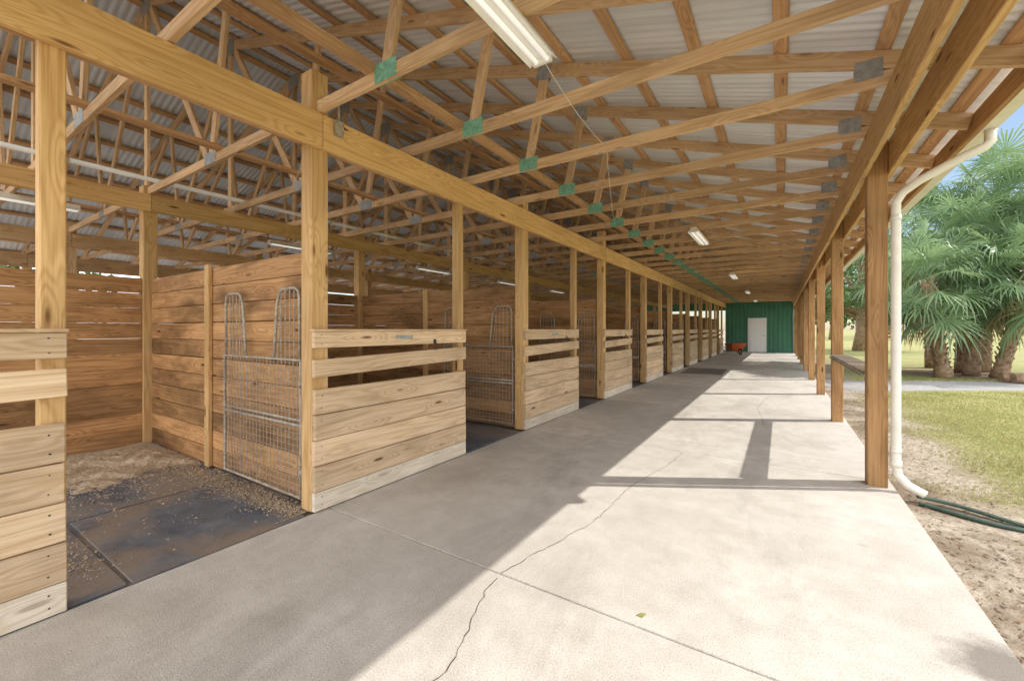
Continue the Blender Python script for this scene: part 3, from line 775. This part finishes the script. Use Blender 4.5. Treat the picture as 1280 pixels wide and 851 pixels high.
for i, (px, d, l, lab) in enumerate(((1268, 11.2, .5, 'short cut log lying by the palms'), (1288, 10.9, .6, 'longer cut log lying at the right edge of the lawn'))):
    b = at(px, d, GZ + .13); o = MB().tube([(-l / 2, 0, 0), (l / 2, .1, 0)], .14, 12).build('cut_log', M_BARK); o.location = b; tag(o, lab, 'log')

# grass blades, litter
rs = np.random.RandomState(4); n = 80000
dd_ = 3.4 + rs.rand(n) ** 1.3 * 9; pxx = 1050 + rs.rand(n) * 300; rr_ = (pxx - 640) / 520 * dd_
gx = math.cos(th) * rr_ - math.sin(th) * dd_; gy = math.sin(th) * rr_ + math.cos(th) * dd_
lump = np.sin(gx * 3.1 + np.sin(gy * 2.3)) * .3 + np.sin(gy * 4.7 + gx * 1.3) * .22
pk = (gx + lump > 1.25 + rs.rand(n) ** 2 * 1.5) & (rs.rand(n) < .65 + .6 * lump)
gr = (gx - 1.0) * (-dv.y) + (gy - 13.1) * dv.x
pk &= ~(np.abs(gr) < .95)
gx = gx[pk]; gy = gy[pk]; n = len(gx); a = rs.rand(n) * 6.28; h = .012 + rs.rand(n) * .028; w = .0025 + .0012 * np.clip(gy - 4, 0, 9) * .5
B = np.stack([gx, gy, np.full(n, GZ)], 1); e = np.stack([np.cos(a) * w, np.sin(a) * w, 0 * a], 1); ln = np.stack([(rs.rand(n) - .5) * .05, (rs.rand(n) - .5) * .05, h], 1)
V = np.stack([B - e, B + e, B + ln], 1).reshape(-1, 3)
tag(npmesh('lawn_grass', V, np.arange(n * 3).reshape(-1, 3), L_GRASS), 'short patchy green and straw coloured grass beside the barn', 'grass', None, 'stuff')
n = 14000; gx = .86 + rs.rand(n) ** 1.2 * 1.4; gy = 1.0 + rs.rand(n) * 12; a = rs.rand(n) * 6.28; l = .003 + rs.rand(n) ** 3 * .019; w = l * .35
C = np.stack([gx, gy, GZ + .004 + rs.rand(n) * .006], 1); d1 = np.stack([np.cos(a) * l, np.sin(a) * l, (rs.rand(n) - .5) * .008], 1); e1 = np.stack([-np.sin(a) * w, np.cos(a) * w, (rs.rand(n) - .5) * .006], 1)
V = np.stack([C - d1, C - e1, C + d1, C + e1], 1).reshape(-1, 3)
tag(npmesh('leaf_litter', V, np.arange(n * 4).reshape(-1, 4), L_LITTER), 'dry brown leaf litter on the dirt strip beside the slab', 'leaf litter', None, 'stuff')

# ------------------------------------------------------------------ light and camera
S = Vector((.866 * math.cos(R(42)), .5 * math.cos(R(42)), math.sin(R(42))))
sd = bpy.data.lights.new('sun', 'SUN'); sd.energy = 4.8; sd.angle = R(.5); sd.color = (1, .955, .88)
so = bpy.data.objects.new('sun', sd); col.objects.link(so); so.rotation_euler = (-S).to_track_quat('-Z', 'Y').to_euler()
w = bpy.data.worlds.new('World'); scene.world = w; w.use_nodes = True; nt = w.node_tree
sk = nt.nodes.new('ShaderNodeTexSky'); sk.sky_type = 'NISHITA'; sk.sun_disc = False; sk.sun_elevation = R(42); sk.sun_rotation = R(60); sk.air_density = 1; sk.dust_density = .6
# unseen bright cloud added to south and west as interior fill, north east clear
def WN(t_, **k):
    x = nt.nodes.new(t_)
    for a, b in k.items(): setattr(x, a, b)
    return x
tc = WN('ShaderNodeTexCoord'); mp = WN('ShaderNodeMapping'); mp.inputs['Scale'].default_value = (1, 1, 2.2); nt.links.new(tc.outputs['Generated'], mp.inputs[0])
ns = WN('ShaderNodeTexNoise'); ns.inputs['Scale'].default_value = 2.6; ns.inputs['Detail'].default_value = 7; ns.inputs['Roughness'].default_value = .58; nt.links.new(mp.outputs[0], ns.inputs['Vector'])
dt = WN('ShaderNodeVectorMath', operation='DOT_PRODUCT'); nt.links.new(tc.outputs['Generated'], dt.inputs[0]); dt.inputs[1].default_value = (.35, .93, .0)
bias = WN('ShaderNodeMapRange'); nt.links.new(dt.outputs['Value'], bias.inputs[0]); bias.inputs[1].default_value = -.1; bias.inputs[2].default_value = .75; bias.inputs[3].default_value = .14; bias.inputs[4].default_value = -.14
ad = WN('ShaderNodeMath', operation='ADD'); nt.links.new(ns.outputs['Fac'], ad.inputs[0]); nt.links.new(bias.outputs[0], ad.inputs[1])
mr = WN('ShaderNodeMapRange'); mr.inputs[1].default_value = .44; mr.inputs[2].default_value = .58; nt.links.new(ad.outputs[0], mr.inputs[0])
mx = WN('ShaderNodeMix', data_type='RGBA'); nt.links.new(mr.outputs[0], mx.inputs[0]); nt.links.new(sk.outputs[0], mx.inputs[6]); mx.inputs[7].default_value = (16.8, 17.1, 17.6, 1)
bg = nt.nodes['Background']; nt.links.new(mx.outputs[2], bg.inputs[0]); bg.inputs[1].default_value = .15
cd = bpy.data.cameras.new('camera'); co = bpy.data.objects.new('camera', cd); col.objects.link(co)
co.location = (0, 0, EYE); co.rotation_euler = (R(90), 0, math.atan(336 / 520)); cd.sensor_width = 36; cd.lens = 520 / 1280 * 36
cd.shift_y = -13.5 / 1280; cd.clip_start = .05; cd.clip_end = 1500
scene.camera = co
scene.view_settings.view_transform = 'Standard'; scene.view_settings.look = 'None'; scene.view_settings.exposure = 0
